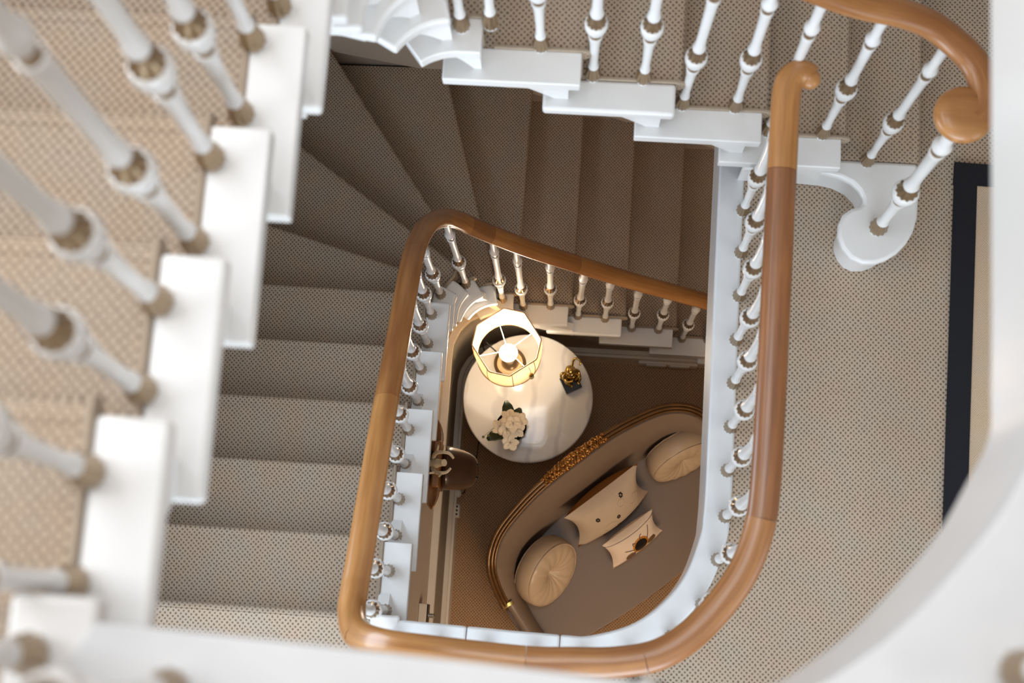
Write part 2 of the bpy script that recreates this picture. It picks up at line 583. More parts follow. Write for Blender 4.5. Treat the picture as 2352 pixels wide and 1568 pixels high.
def storey_floor(E, z, board, labels, nboard):
    P = smooth_edge(E)
    outer_hand = labels
    # travelling down the right side: outside is +X, i.e. left of the direction of travel
    O = offset_line(P, board)
    O[0] = Vector((P[0].x + board, P[0].y))
    O[-1] = Vector((P[-1].x - 0.09, P[-1].y - board))
    if outer_hand:
        # resample a hand-set outer line so that board joints still line up
        Q = [Vector(q) for q in outer_hand]
        QL = [0]
        for i in range(1, len(Q)): QL.append(QL[-1] + (Q[i] - Q[i - 1]).length)
        LP = [0]
        for i in range(1, len(P)): LP.append(LP[-1] + (P[i] - P[i - 1]).length)
        O = []
        for x in LP:
            t = x / LP[-1] * QL[-1]
            for i in range(1, len(Q)):
                if QL[i] >= t - 1e-9:
                    O.append(Q[i - 1].lerp(Q[i], (t - QL[i - 1]) / (QL[i] - QL[i - 1])))
                    break
    fl = O + [Vector((XW, P[-1].y - board)), Vector((XW - 0.03, -2.6)), Vector((3.2, -2.6)), Vector((3.2, YW)), Vector((O[0].x, YW))]
    m = MB().prism([(v.x, v.y) for v in fl], z - 0.25, z)
    # carpet between the board and the first nosing
    m.prism([(-.541, P[-1].y - board), (-.541, 0.0 - .019), (XW, 0.0 - .019), (XW, P[-1].y - board)], z - 0.25, z)
    m.build('floor', M['carpet'], uv=True, kind='structure')
    # nosing of the landing over the first riser
    N = 8
    sec = [(-.02, 0)] + [(0.0 - .019 + .019 * math.cos(PI / 2 - PI * i / N), -.019 + .019 * math.sin(PI / 2 - PI * i / N)) for i in range(N + 1)] + [(-.02, -.038)]
    vs = [(x, u, z + h) for x in (-.541, XW) for (u, h) in sec]
    n = len(sec)
    MB().add(vs, [[i, (i + 1) % n, n + (i + 1) % n, n + i] for i in range(n)] + [list(range(n)), [n + i for i in range(n)][::-1]]).build(
        'trim_9', M['carpet'], uv=True, kind='structure')
    # painted boards round the edge with their joints, and the fascia below
    L = [0]
    for i in range(1, len(P)): L.append(L[-1] + (P[i] - P[i - 1]).length)
    cuts = [L[i] for x in nboard for i in [min((q for q in range(len(P)) if P[q].y < 0.0), key=lambda q: abs(P[q].x - x))]] + [L[-1]]
    lo = 0.0
    def at(s, Q):
        for i in range(1, len(P)):
            if L[i] >= s - 1e-9:
                t = (s - L[i - 1]) / max(L[i] - L[i - 1], 1e-9)
                return Q[i - 1].lerp(Q[i], t)
        return Q[-1]
    for ci, hi in enumerate(cuts):
        ss = [lo + 0.0012] + [x for x in L if lo + 0.004 < x < hi - 0.004] + [hi - 0.0012]
        a = [at(s, P) for s in ss]
        b = [at(s, O) for s in ss]
        MB().prism([(v.x, v.y) for v in a + b[::-1]], z - 0.03, z + 0.006).build('trim_1', M['whitewash'], bevel=0.007, kind='structure', bseg=3)
        F = offset_line(P, 0.006)
        G = offset_line(P, 0.016)
        a = [at(s, F) for s in ss]
        b = [at(s, G) for s in ss]
        MB().prism([(v.x, v.y) for v in a + b[::-1]], z - 0.25, z - 0.0301).build('trim_2', M['white'], kind='structure')
        lo = hi
    MB().prism([(v.x, v.y) for v in fl], z - 0.275, z - 0.2502).build('ceiling', M['white'], kind='structure')
    return P

P1 = storey_floor(E1, Z1, 0.080, None, [.03, -.24])
P2 = storey_floor(E2, Z2, 0.13, [(.65, 2.40), (.65, .743), (.64, .25), (.60, .08), (.54, -.02), (.46, -.11), (.36, -.19), (.24, -.23), (.10, -.22), (-.2, -.17), (-.541, -.16)], [])
# end return of the landing board beside the first step on both storeys
for z in (Z1, Z2):
    MB().prism([(-.451, -.20), (-.541, -.20), (-.541, -.002), (-.451, -.002)], z - 0.036, z + 0.0055).build('trim_3', M['white'], bevel=0.008, kind='structure')

# ground floor
MB().prism([(XW - .03, -2.6), (3.2, -2.6), (3.2, YW), (XW - .03, YW)], -0.1, 0).build('floor', M['hall_carpet'], uv=True, kind='structure')

# ------------------------------------------------------------------ walls
H = 9.5
def wall(name, p0, p1, th, z0, z1, mat):
    a, b = Vector(p0), Vector(p1)
    t = (b - a).normalized()
    nn = Vector((-t.y, t.x)) * th
    return MB().prism([(a.x, a.y), (b.x, b.y), (b.x + nn.x, b.y + nn.y), (a.x + nn.x, a.y + nn.y)], z0, z1).build(name, mat, kind='structure')
wall('wall_left', (XW, YW), (XW, -2.6), -0.12, 0, H, M['wall'])
wall('wall_back', (XW - .12, YW), (3.3, YW), 0.12, 0, H, M['wall'])
wall('wall_right', (3.2, YW), (3.2, -2.6), 0.12, 0, H, M['wall'])
wall('wall_front', (XW - .12, -2.6), (3.3, -2.6), -0.12, 0, H, M['wall'])
# ceiling with the skylight opening
c = MB()
c.prism([(XW, -2.6), (3.2, -2.6), (3.2, -0.65), (XW, -0.65)], 9.4, 9.5)
c.prism([(XW, 2.05), (3.2, 2.05), (3.2, YW), (XW, YW)], 9.4, 9.5)
c.prism([(XW, -0.65), (-1.25, -0.65), (-1.25, 2.05), (XW, 2.05)], 9.4, 9.5)
c.prism([(1.45, -0.65), (3.2, -0.65), (3.2, 2.05), (1.45, 2.05)], 9.4, 9.5)
c.build('ceiling', M['white'], kind='structure')

# skirting along the far wall over the lower winders
def wall_skirt(pts, name):
    m = MB()
    for dy, dz, th in ((0.012, 0.10, 0.0), (0.03, 0.022, 0.10)):
        vs, fs = [], []
        for (x, z) in pts:
            zb = z + th
            vs += [(x, YW, zb - (0.12 if th == 0 else 0)), (x, YW - dy, zb - (0.12 if th == 0 else 0)), (x, YW - dy, zb + dz), (x, YW, zb + dz)]
        for i in range(len(pts) - 1):
            for j in range(4):
                l = (j + 1) % 4
                fs.append([i * 4 + j, i * 4 + l, i * 4 + 4 + l, i * 4 + 4 + j])
        fs += [[0, 1, 2, 3], [len(vs) - 4 + j for j in range(4)][::-1]]
        m.add(vs, fs)
    m.build(name, M['trim'], kind='structure')
zk = lambda k: Z1 - 0.18612 * k
wall_skirt([(-1.52, zk(7.6) + .02), (-1.114, zk(8) + .08), (-.613, zk(9) + .07), (-.222, zk(10) + .06), (1.1, zk(15) + .06)], 'baseboard_back')
zk2 = lambda k: Z2 - 0.18 * k
wall_skirt([(-1.52, zk2(7.6) + .02), (-1.114, zk2(8) + .08), (-.613, zk2(9) + .07), (-.222, zk2(10) + .06), (1.05, zk2(15) + .06)], 'baseboard_back')

# wall closing the space under the lower flight, with chair rail and skirting board
def off_w(s):
    if s < 1.19: return 0.092
    if s > SB: return 0.045
    return lerp(0.092, 0.045, (s - 1.19) / (SB - 1.19))
def ztop(s):
    ks = sorted(SN)
    if s <= 0: return Z1 - 0.25
    for i in range(1, len(ks)):
        if s <= SN[ks[i]]:
            return Z1 - 0.18612 * (i - 1 + (s - SN[ks[i - 1]]) / (SN[ks[i]] - SN[ks[i - 1]])) - 0.235
    return 0.02
def ribbon(name, s0, s1, ns, o_in, o_out, zlo, zhi, mat, extra=0.0, smooth=30):
    vs, fs = [], []
    for i in range(ns + 1):
        s = lerp(s0, s1, i / ns)
        a, b = path(s, off_w(s) - o_in), path(s, off_w(s) + o_out)
        h = zhi(s) if callable(zhi) else zhi
        h = max(h, (zlo if not callable(zlo) else zlo(s)) + 0.001)
        z = zlo(s) if callable(zlo) else zlo
        vs += [(a.x, a.y, z), (b.x, b.y, z), (b.x, b.y, h), (a.x, a.y, h)]
    for i in range(ns):
        for j in range(4):
            l = (j + 1) % 4
            fs.append([i * 4 + j, i * 4 + l, i * 4 + 4 + l, i * 4 + 4 + j])
    fs += [[0, 1, 2, 3], [ns * 4 + j for j in range(4)][::-1]]
    return MB().add(vs, fs).build(name, mat, kind='structure', smooth=smooth)
s_hi = max(x / 100 for x in range(0, 290) if ztop(x / 100) > 1.04)
ribbon('wall_stair', -2.55, s_hi, 130, 0.0, 0.05, 1.03, lambda s: ztop(s), M['wall'])
ribbon('wall_stair', -2.55, 2.75, 150, 0.0, 0.05, 0.0, lambda s: min(1.029, max(ztop(s), 0.01)), M['wall_low'])
ribbon('trim_4', -2.55, 1.40, 80, 0.030, 0.0, 1.00, 1.045, M['trim'])
ribbon('trim_5', -2.55, 1.40, 80, 0.016, 0.0, 0.965, 0.999, M['trim'])
ribbon('baseboard_left', -2.55, 2.9, 120, 0.034, 0.0, 0.0, 0.16, M['trim'])
ribbon('baseboard_left', -2.55, 2.9, 120, 0.022, 0.0, 0.161, 0.195, M['trim'])
# deep cream string moulding under the winders
ribbon('trim_6', 0.0, 1.75, 60, 0.035, 0.0, lambda s: ztop(s) - 0.02, lambda s: ztop(s) + 0.10, M['white'])

# floor grille in the far skirting
gr = empty('floor_vent', (0.52, 1.335, 0), label='cream slotted vent set into the skirting board behind the sofa', cat='vent')
MB().box((0.52, 1.346, 0.075), (0.30, 0.016, 0.07)).build('frame', M['trim'], gr, bevel=0.003)
for i in range(2):
    MB().box((0.46 + i * 0.12, 1.337, 0.078), (0.10, 0.012, 0.045)).build('grille', M['trim'], gr, bevel=0.002)

# ------------------------------------------------------------------ handrails
SEC = [(0, .024), (.016, .0225), (.029, .016), (.0365, .005), (.0365, -.004), (.031, -.010), (.028, -.013), (.029, -.019), (.024, -.026), (0, -.026)]
SEC = SEC + [(-x, z) for x, z in SEC[-2:0:-1]]
def rail_sweep(pts, name, mat, parent, scale=1.0, u0=0.0):
    pts = [Vector(p) for p in pts]
    vs, fs, uvs = [], [], []
    n = len(SEC)
    L = u0
    for i, p in enumerate(pts):
        t = (pts[min(i + 1, len(pts) - 1)] - pts[max(i - 1, 0)]).normalized()
        th = Vector((t.x, t.y, 0)).normalized()
        side = Vector((th.y, -th.x, 0))
        up = side.cross(t).normalized()
        if up.z < 0: up = -up
        if i: L += (pts[i] - pts[i - 1]).length
        for j, (a, b) in enumerate(SEC):
            vs.append(p + side * a * scale + up * b * scale)
            uvs.append((L, j / n * 0.22))
    for i in range(len(pts) - 1):
        for j in range(n):
            l = (j + 1) % n
            fs.append([i * n + j, i * n + l, (i + 1) * n + l, (i + 1) * n + j])
    fs += [list(range(n)), [(len(pts) - 1) * n + j for j in range(n)][::-1]]
    me = bpy.data.meshes.new(name)
    me.from_pydata([tuple(v) for v in vs], [], fs)
    lay = me.uv_layers.new(name='UVMap')
    for p in me.polygons:
        js = [me.loops[li].vertex_index % n for li in p.loop_indices]
        wrap = max(js) - min(js) > 2
        for li in p.loop_indices:
            vi = me.loops[li].vertex_index
            u = uvs[vi]
            if wrap and vi % n == 0 and len(js) == 4: u = (u[0], 0.22)
            lay.data[li].uv = u
        p.use_smooth = True
    bm = bmesh.new(); bm.from_mesh(me); bmesh.ops.recalc_face_normals(bm, faces=bm.faces); bm.to_mesh(me); bm.free()
    me.materials.append(mat)
    me.set_sharp_from_angle(angle=math.radians(50))
    o = bpy.data.objects.new(name, me)
    COL.objects.link(o)
    o.parent = parent
    return o
def D(l): return [(x, y, ZC - d) for x, y, d in l]
def rail_sections(pts, cuts, mats, parent):
    L = [0]
    for i in range(1, len(pts)): L.append(L[-1] + (pts[i] - pts[i - 1]).length)
    cuts = [c for c in cuts if c < L[-1] - .02] + [L[-1]]
    lo = 0
    for ci, hi in enumerate(cuts):
        def at(s):
            for i in range(1, len(L)):
                if L[i] >= s - 1e-9: return pts[i - 1].lerp(pts[i], (s - L[i - 1]) / max(L[i] - L[i - 1], 1e-9))
            return pts[-1]
        ss = [lo + 0.0006] + [x for x in L if lo + 0.006 < x < hi - 0.006] + [hi - 0.0006]
        rail_sweep([at(s) for s in ss], 'handrail', mats[ci % len(mats)], parent, u0=lo)
        lo = hi

RL = D([(.574, 1.392, 3.42), (.556, 1.404, 3.42), (.532, 1.394, 3.42), (.517, 1.35, 3.42), (.511, 1.173, 3.42), (.505, .88, 3.42), (.499, .581, 3.42), (.492, .36, 3.42), (.478, .246, 3.42), (.435, .132, 3.42),
        (.348, .016, 3.42), (.26, -.050, 3.42), (.16, -.076, 3.42), (.05, -.084, 3.42), (-.063, -.088, 3.42), (-.28, -.078, 3.42), (-.40, -.070, 3.46), (-.478, -.050, 3.58), (-.512, .0, 3.70), (-.518, .06, 3.76),
        (-.518, .119, 3.80), (-.518, .365, 3.95), (-.518, .566, 4.075), (-.518, .793, 4.24), (-.518, .951, 4.345), (-.518, 1.123, 4.47), (-.516, 1.231, 4.595), (-.500, 1.33, 4.74), (-.468, 1.40, 4.90),
        (-.42, 1.428, 5.02), (-.355, 1.428, 5.125), (-.192, 1.425, 5.33), (.024, 1.425, 5.56), (.245, 1.425, 5.78), (.519, 1.425, 6.02), (.80, 1.425, 6.27)])
RLs = cat(RL, 6)
UD = lambda d: 1.434 + (d - 4.314) * 0.967
RU = [(x + .0, y, (ZC - (1.434 + (ZC - z - 4.314) * 0.967)) + (.16 if 16 < i < 28 else .08 if i in (16, 28) else 0)) for i, (x, y, z) in enumerate(RL[4:34])][0:]
RU = [(x, y, z + (.14 if x < -.45 else .07 if x < -.38 else 0) - (.16 if 16 < i < 28 else .08 if i in (16, 28) else 0)) for i, (x, y, z) in enumerate(RU)]
RU[0] = (.56, 1.173, ZC - .57); 
RU = [(.57, 1.6, RU[0][2]), (.57, 1.173, RU[0][2])] + [(x + (.05 if x > .3 and y < 1.2 and i < 8 else 0), y - (.01 if y < .1 else 0), z) for i, (x, y, z) in enumerate(RU[1:])]
RU = [p for p in RU if not (p[0] > .24 and p[1] > 1.42 and p[2] < 4.9)]
RU += D([(.30, 1.43, 2.82), (.519, 1.445, 3.02), (.634, 1.450, 3.10), (.734, 1.452, 3.14), (.81, 1.447, 3.18), (.872, 1.422, 3.21), (.925, 1.376, 3.22), (.950, 1.318, 3.22), (.950, 1.262, 3.22), (.93, 1.23, 3.22)])
RUs = cat(RU, 6)

bal_lo = empty('balustrade', (0, 0, Z1), label='lower balustrade of white balusters under an oak handrail, round the first landing and lower stairs', cat='balustrade')
bal_up = empty('balustrade', (0, 0, Z2), label='upper balustrade with blurred foreground balusters, ending in an oak scroll at top right', cat='balustrade')
bpy.context.view_layer.update()
def loc_pts(P, root): return [Vector((p[0], p[1], p[2])) - root.location for p in P]
rail_sections(loc_pts(RLs, bal_lo), [.30, 1.17, 1.62, 1.90, 2.40, 3.28, 3.98, 4.62, 4.75, 5.25], [M['wood_light'], M['wood_dark'], M['wood'], M['wood'], M['wood_light'], M['wood_light'], M['wood'], M['wood'], M['wood_dark'], M['wood']], bal_lo)
rail_sections(loc_pts(RUs, bal_up), [1.3, 2.2, 3.4, 4.3, 5.1, 5.62], [M['wood'], M['wood_dark'], M['wood_light']], bal_up)
# rounded end cap at the start of the landing rail, scroll knob at the end of the upper rail
p = RLs[0]
mm = MB()
mm.ball(Vector((p[0], p[1], p[2] - .001)), 0.0285, 16, 10, sc=(1, 1, .8))
mm.build('rail_end', M['wood_light'], bal_lo)
mm = MB()
mm.lathe([(1e-6, -.030), (.055, -.030), (.060, -.026), (.060, -.020), (.068, -.012), (.070, 0), (.066, .012), (.052, .021), (.03, .0245), (1e-6, .0255)], 32, 0, Matrix.Translation((.903, 1.240, ZC - 3.222)))
mm.build('scroll_end', M['wood_light'], bal_up, smooth=60, uv=True)

# ------------------------------------------------------------------ balusters
_cache = {}
def baluster_meshes(Ht, thick):
    key = (round(Ht, 2), thick)
    if key in _cache: return _cache[key]
    T = thick
    top = key[0]
    f = lambda h: h if h < .42 else .42 + (h - .42) * (top - .42) / (.86 - .42)
    W = MB()
    W.lathe([(r * T, f(h)) for r, h in [(1e-6, .0), (.019, .0), (.019, .004), (.010, .008), (.010, .066), (.0135, .068), (.0150, .074), (.0138, .080), (.0118, .087), (.0114, .13), (.0128, .20), (.0145, .245), (.0175, .262), (.0185, .272),
             (.0182, .277), (.012, .279), (.012, .296), (.016, .300), (.0225, .310), (.0275, .326), (.0295, .343), (.0285, .356), (.0260, .3605), (.014, .362), (.0125, .402),
             (.0165, .404), (.0180, .412), (.0172, .420), (.0140, .432), (.0132, .47), (.0135, .56), (.0150, .64), (.0175, .66), (.0170, .666), (.0115, .668), (.0115, .684), (.0155, .688),
             (.0200, .70), (.0205, .712), (.0165, .722), (.013, .735), (.0135, .80), (.0165, .835), (.0185, .85), (.0185, .86), (1e-6, .86)]], 16)
    G1 = MB().lathe([(r * T, h, fl) for r, h, fl in [(.0125, .006, 0), (.0205, .006, .12), (.0222, .014, .15), (.0212, .026, .15), (.0180, .042, .12), (.0148, .058, .08), (.0130, .068, .0), (.0100, .068, 0)]], 24)
    G2 = MB().lathe([(r * T, h, fl) for r, h, fl in [(.013, .3595, 0), (.0252, .3600, .14), (.0238, .370, .12), (.0180, .384, .10), (.0150, .396, .06), (.0145, .4035, .0), (.012, .4035, 0)]], 24)
    G3 = MB().lathe([(r * T, h) for r, h in [(.011, .2775), (.0150, .2778), (.0142, .287), (.0150, .2985), (.011, .299)]], 20)
    G4 = MB().lathe([(r * T, f(h)) for r, h in [(.010, .6665), (.0142, .667), (.0135, .676), (.0142, .686), (.010, .6865)]], 16)
    out = []
    for b, nm, mt, sm in ((W, 'baluster', M['white'], 50), (G1, 'gilt_foot', M['gilt'], 30), (G2, 'gilt_cup', M['gilt'], 30), (G3, 'gilt_collar', M['gilt'], 50), (G4, 'gilt_collar', M['gilt'], 50)):
        o = b.build(nm, mt, None, smooth=sm)
        out.append((nm, o.data))
        bpy.data.objects.remove(o)
    _cache[key] = out
    return out
def place_baluster(root, base, rail, thick=1.0, drop=0.024, top=None):
    b = Vector(base)
    if top is None:
        best = min(rail, key=lambda q: (q[0] - b.x) ** 2 + (q[1] - b.y) ** 2 + (0 if q[2] > b.z + .3 and q[2] < b.z + 1.2 else 9))
        tp = Vector(best) - Vector((0, 0, drop))
        tp.x, tp.y = lerp(b.x, tp.x, .75), lerp(b.y, tp.y, .75)
    else: tp = Vector(top)
    d = tp - b
    ms = baluster_meshes(d.length, thick)
    q = Vector((0, 0, 1)).rotation_difference(d.normalized())
    main = None
    for nm, me in ms:
        o = bpy.data.objects.new(nm, me)
        COL.objects.link(o)
        if main is None:
            o.parent = root
            o.location = b - root.location
            o.rotation_mode = 'QUATERNION'
            o.rotation_quaternion = q
            main = o
        else: o.parent = main
    return main

for x, y in [(.524, 1.303), (.522, 1.167), (.521, 1.029), (.516, .890), (.512, .755), (.507, .620), (.502, .487), (.500, .350), (.482, .22), (.441, .085), (.354, -.013),
             (.235, -.085), (.10, -.098), (-.04, -.096), (-.18, -.090), (-.32, -.085), (-.45, -.075)]:
    place_baluster(bal_lo, (x, y, Z1 + .006), RLs)
low = [(1, -.516, .011), (1, -.516, .133), (2, -.522, .253), (2, -.522, .372), (3, -.529, .505), (3, -.528, .625), (4, -.521, .751), (4, -.520, .871), (5, -.521, 1.000), (5, -.515, 1.115),
       (6, -.504, 1.237), (8, -.436, 1.372), (10, -.298, 1.400), (11, -.209, 1.415), (11, -.085, 1.425), (12, .042, 1.425), (12, .170, 1.420), (13, .304, 1.420), (13, .433, 1.420), (14, .562, 1.420), (14, .69, 1.420)]
for k, x, y in low:
    place_baluster(bal_lo, (x, y, zk(k) + .001), RLs)
up = [(0, -.51, -.06), (0, -.368, -.085), (0, -.22, -.10), (0, .452, -.016), (0, .53, .10), (0, .58, .25), (0, .59, .45), (1, -.538, .012), (1, -.535, .137), (2, -.538, .260), (2, -.530, .377), (3, -.540, .505), (3, -.530, .631), (4, -.538, .765), (4, -.532, .89), (5, -.536, 1.030), (5, -.52, 1.14),
      (6, -.50, 1.25), (8, -.436, 1.38), (10, -.298, 1.405), (10, -.228, 1.415), (11, -.109, 1.440), (12, .028, 1.440), (12, .163, 1.438), (13, .282, 1.440), (13, .429, 1.440), (14, .545, 1.440), (14, .703, 1.440), (15, .869, 1.425)]
for k, x, y in up:
    place_baluster(bal_up, (x, y, (zk2(k) if k else Z2 + .006) + .001), RUs)
place_baluster(bal_up, (.905, 1.219, zk2(15) + .001), RUs, thick=1.3, top=(.905, 1.232, ZC - 3.25))

# ------------------------------------------------------------------ rug on the first landing
rg = empty('rug', (1.18, 1.50, Z1), math.radians(-1.6), label='flat woven beige rug with a wide black border on the first landing', cat='rug')
bpy.context.view_layer.update()
W_, L_ = 1.4, 2.3
bw = .072
mb = MB()
for (x0, x1, y0, y1) in ((0, W_, -bw, 0), (0, W_, -L_, -L_ + bw), (0, bw, -L_ + bw, -bw), (W_ - bw, W_, -L_ + bw, -bw)):
    mb.box(((x0 + x1) / 2, (y0 + y1) / 2, .006), (x1 - x0, y1 - y0, .010))
mb.build('border', M['rugborder'], rg, w=1, bevel=.002)
MB().box((W_ / 2, -L_ / 2, .004), (W_ - 2 * bw, L_ - 2 * bw, .007)).build('field', M['rug'], rg, w=1, uv=True)

#@@PART2@@
# ------------------------------------------------------------------ marble table
def scalars(n): return [i / (n - 1) for i in range(n)]
TB = (-.169, 1.030)
tb = empty('side_table', (TB[0], TB[1], 0), label='round pedestal table with a pale veined marble top under the lit lamp', cat='table')
bpy.context.view_layer.update()
MB().lathe([(1e-6, .690), (.285, .690), (.297, .694), (.303, .702), (.304, .710), (.300, .717), (.292, .720), (1e-6, .720)], 72).build('marble_top', M['marble'], tb, w=1, smooth=30)
MB().lathe([(1e-6, .672), (.255, .672), (.262, .680), (.258, .6898), (1e-6, .6898)], 48).build('apron', M['dark_wood'], tb, w=1)
MB().lathe([(1e-6, .12), (.05, .12), (.062, .16), (.040, .22), (.030, .36), (.036, .50), (.055, .58), (.045, .62), (.09, .671), (1e-6, .671)], 24).build('pedestal', M['dark_wood'], tb, w=1)
for i in range(3):
    a = i * 2 * PI / 3 + .5
    c, s_ = math.cos(a), math.sin(a)
    MB().tube(cat([(c * r, s_ * r, z) for r, z in ((.03, .17), (.10, .15), (.17, .06), (.215, .022))], 6), lambda t: .024 - .010 * t, 10).build('leg', M['dark_wood'], tb, w=1)

# ------------------------------------------------------------------ lamp on the table
LC = (-.262, 1.187)
lp = empty('table_lamp', (LC[0], LC[1], .72), label='lit table lamp with an octagonal cream shade on the marble table', cat='lamp')
bpy.context.view_layer.update()
MB().lathe([(1e-6, 0), (.072, 0), (.076, .006), (.070, .014), (.060, .018), (.052, .016), (.030, .022), (.018, .034), (.012, .05), (1e-6, .05)], 32).build('base', M['gilt'], lp, w=1)
MB().lathe([(1e-6, .05), (.012, .05), (.021, .075), (.024, .12), (.017, .17), (.012, .21), (.014, .25), (1e-6, .25)], 12).build('stem', M['chrome'], lp, w=1)
MB().lathe([(1e-6, .250), (.014, .250), (.030, .256), (.042, .268), (.043, .271), (.030, .262), (.014, .258), (1e-6, .258)], 24).build('drip_pan', M['petal'], lp, w=1)
MB().lathe([(1e-6, .256), (.015, .256), (.015, .315), (.012, .318), (1e-6, .318)], 16).build('socket', M['petal'], lp, w=1)
bl = MB().lathe([(1e-6, .316), (.011, .316), (.013, .330), (.021, .350), (.0235, .366), (.020, .382), (.010, .390), (1e-6, .392)], 20).build('bulb', M['bulb'], lp, w=1)
# shade: octagon at the top, round at the bottom
def shade_ring(t, out):
    R, z = lerp(.143, .149, t), lerp(.215, .520, t)
    pts = []
    aL = math.radians(35.6)
    for i in range(96):
        a = 2 * PI * i / 96 + .02
        dl = (a - aL + PI / 4) % (PI / 2) - PI / 4
        ds = (a - aL) % (PI / 2) - PI / 4
        octr = min(.133 / math.cos(dl), .143 / math.cos(ds))
        r = lerp(R, octr, min(1, t * 1.25))
        r += .006 * math.sin(PI * t) + out
        pts.append((r * math.cos(a), r * math.sin(a), z))
    return pts
vs, fs = [], []
NT_ = 7
for side, out in ((0, 0.0), (1, -.0015)):
    for j in range(NT_): vs += shade_ring(j / (NT_ - 1), out)
for sd in range(2):
    b = sd * NT_ * 96
    for j in range(NT_ - 1):
        for i in range(96):
            k = (i + 1) % 96
            q = [b + j * 96 + i, b + j * 96 + k, b + (j + 1) * 96 + k, b + (j + 1) * 96 + i]
            fs.append(q if sd == 0 else q[::-1])
for j in (0, NT_ - 1):
    for i in range(96):
        k = (i + 1) % 96
        fs.append([j * 96 + i, j * 96 + k, NT_ * 96 + j * 96 + k, NT_ * 96 + j * 96 + i])
MB().add(vs, fs).build('shade', M['shade'], lp, w=1, smooth=60)
m = MB()
m.tube([Vector(p) for p in shade_ring(1.0, .0005)], .0032, 6, closed=True)
m.tube([Vector(p) for p in shade_ring(0.0, .0005)], .0032, 6, closed=True)
m.build('shade_braid', M['shade_trim'], lp, w=1)
for i in range(8):
    pts = []
    for j in range(7):
        ring = shade_ring(j / 6, .0012)
        av = math.radians(35.6) + (i // 2) * PI / 2 + (.405 if i % 2 else -.405)
        pts.append(Vector(ring[int(round((av - .02) / (2 * PI) * 96)) % 96]))
    MB().tube(pts, .0019, 5).build('shade_rib', M['shade_trim'], lp, w=1)
MB().tube([(.014 * math.cos(a), .014 * math.sin(a), .330) for a in [i * PI / 8 for i in range(16)]], .0022, 6, closed=True).build('gallery_ring', M['petal'], lp, w=1)
for a in (1.95, .65, -2.85, -.75):
    MB().tube([(.014 * math.cos(a), .014 * math.sin(a), .330), (.138 * math.cos(a), .138 * math.sin(a), .360)], .0020, 6).build('spider_arm', M['petal'], lp, w=1)
# pull cord with a tassel hanging outside the shade
tc = Vector((.105, -.108, 0))
MB().tube([tc + Vector((-.004, .004, .515)), tc + Vector((.004, -.004, .48)), tc + Vector((.006, -.006, .40))], .0012, 5).build('tassel_cord', M['brass'], lp, w=1)
MB().lathe([(1e-6, .340), (.013, .342), (.012, .365), (.009, .380), (.0105, .388), (.007, .396), (1e-6, .40)], 14, 0, Matrix.Translation(tc + Vector((.007, -.007, 0)))).build('tassel', M['brass'], lp, w=1)
# small printed motif on the front panel of the shade
m = MB()
for (a, z) in [(-1.98, .30), (-1.90, .31), (-1.82, .305), (-1.94, .335), (-1.86, .335), (-1.75, .325), (-2.03, .33), (-1.90, .36), (-1.98, .38), (-1.82, .38), (-1.90, .41)]:
    r = .1462
    m.ball((r * math.cos(a), r * math.sin(a), z), .0035, 6, 4, sc=(1, 1, 1))
m.build('printed_motif', M['shade_trim'], lp, w=1)
ld = bpy.data.lights.new('lamp_light', 'POINT')
ld.energy = 6.5
ld.color = (1.0, 0.88, 0.72)
ld.shadow_soft_size = .024
lo_ = bpy.data.objects.new('lamp_light', ld)
lo_.location = (LC[0], LC[1], .72 + .43)
COL.objects.link(lo_)

# ------------------------------------------------------------------ orchid in a black bowl
OC = (-.236, .880)
og = empty('potted_orchid', (OC[0], OC[1], .72), label='white orchid in a round black bowl on the marble table', cat='plant')
bpy.context.view_layer.update()
MB().lathe([(1e-6, .0), (.042, .0), (.062, .02), (.072, .05), (.071, .078), (.066, .082), (.063, .078), (.064, .05), (.05, .03), (1e-6, .028)], 40).build('bowl', M['black'], og, w=1)
MB().lathe([(1e-6, .060), (.062, .060), (.060, .055), (1e-6, .05)], 24).build('moss', M['leaf'], og, w=1, smooth=0)
def petal_mesh(m, c, n, up, L, W, cup=.25, mi=0):
    n = n.normalized()
    up = (up - n * up.dot(n)).normalized()
    sd = n.cross(up)
    nu, nv = 5, 5
    vs = []
    for i in range(nu):
        t = i / (nu - 1)
        wd = W * math.sin(PI * min(1, .12 + t * .84)) ** .65
        for j in range(nv):
            q = j / (nv - 1) * 2 - 1
            vs.append(c + up * L * t + sd * wd * q * .5 + n * (cup * L * (t * t * .5 + q * q * .12)))
    fs = [[i * nv + j, i * nv + j + 1, (i + 1) * nv + j + 1, (i + 1) * nv + j] for i in range(nu - 1) for j in range(nv - 1)]
    m.add(vs, fs, mi)
def solid(o, th):
    md = o.modifiers.new('thickness', 'SOLIDIFY')
    md.thickness = th
    md.offset = 0
    return o
rnd = random.Random(3)
fl = [(-.245, .905, .915), (-.196, .895, .92), (-.250, .850, .905), (-.205, .850, .925), (-.231, .795, .885), (-.283, .865, .88), (-.222, .875, .94)]
for i, (x, y, z) in enumerate(fl):
    c = Vector((x - OC[0], y - OC[1], z - .72))
    n = Vector((c.x * 5, c.y * 5 + (.1 if i != 4 else -.2), 1.0 + rnd.random() * .2)).normalized()
    m = MB()
    for k in range(5):
        a = k * 2 * PI / 5 + i
        u = Vector((math.cos(a), math.sin(a), 0))
        petal_mesh(m, c, n, u, .040, .042 if k in (1, 4) else .034, .22)
    f = m.build('blossom', M['petal'], og, w=1, fix=False, smooth=60)
    solid(f, .0012)
    MB().ball(c + n * .004, .0042, 8, 6, sc=(1, 1, .8)).build('blossom_lip', M['linen'], f, w=1)
    st = MB().tube(cat([(0.0, 0.0, .055), (c.x * .4, c.y * .4, .12), (c.x, c.y, c.z - .002)], 5), .0014, 5).build('stem', M['bud'], og, w=1)
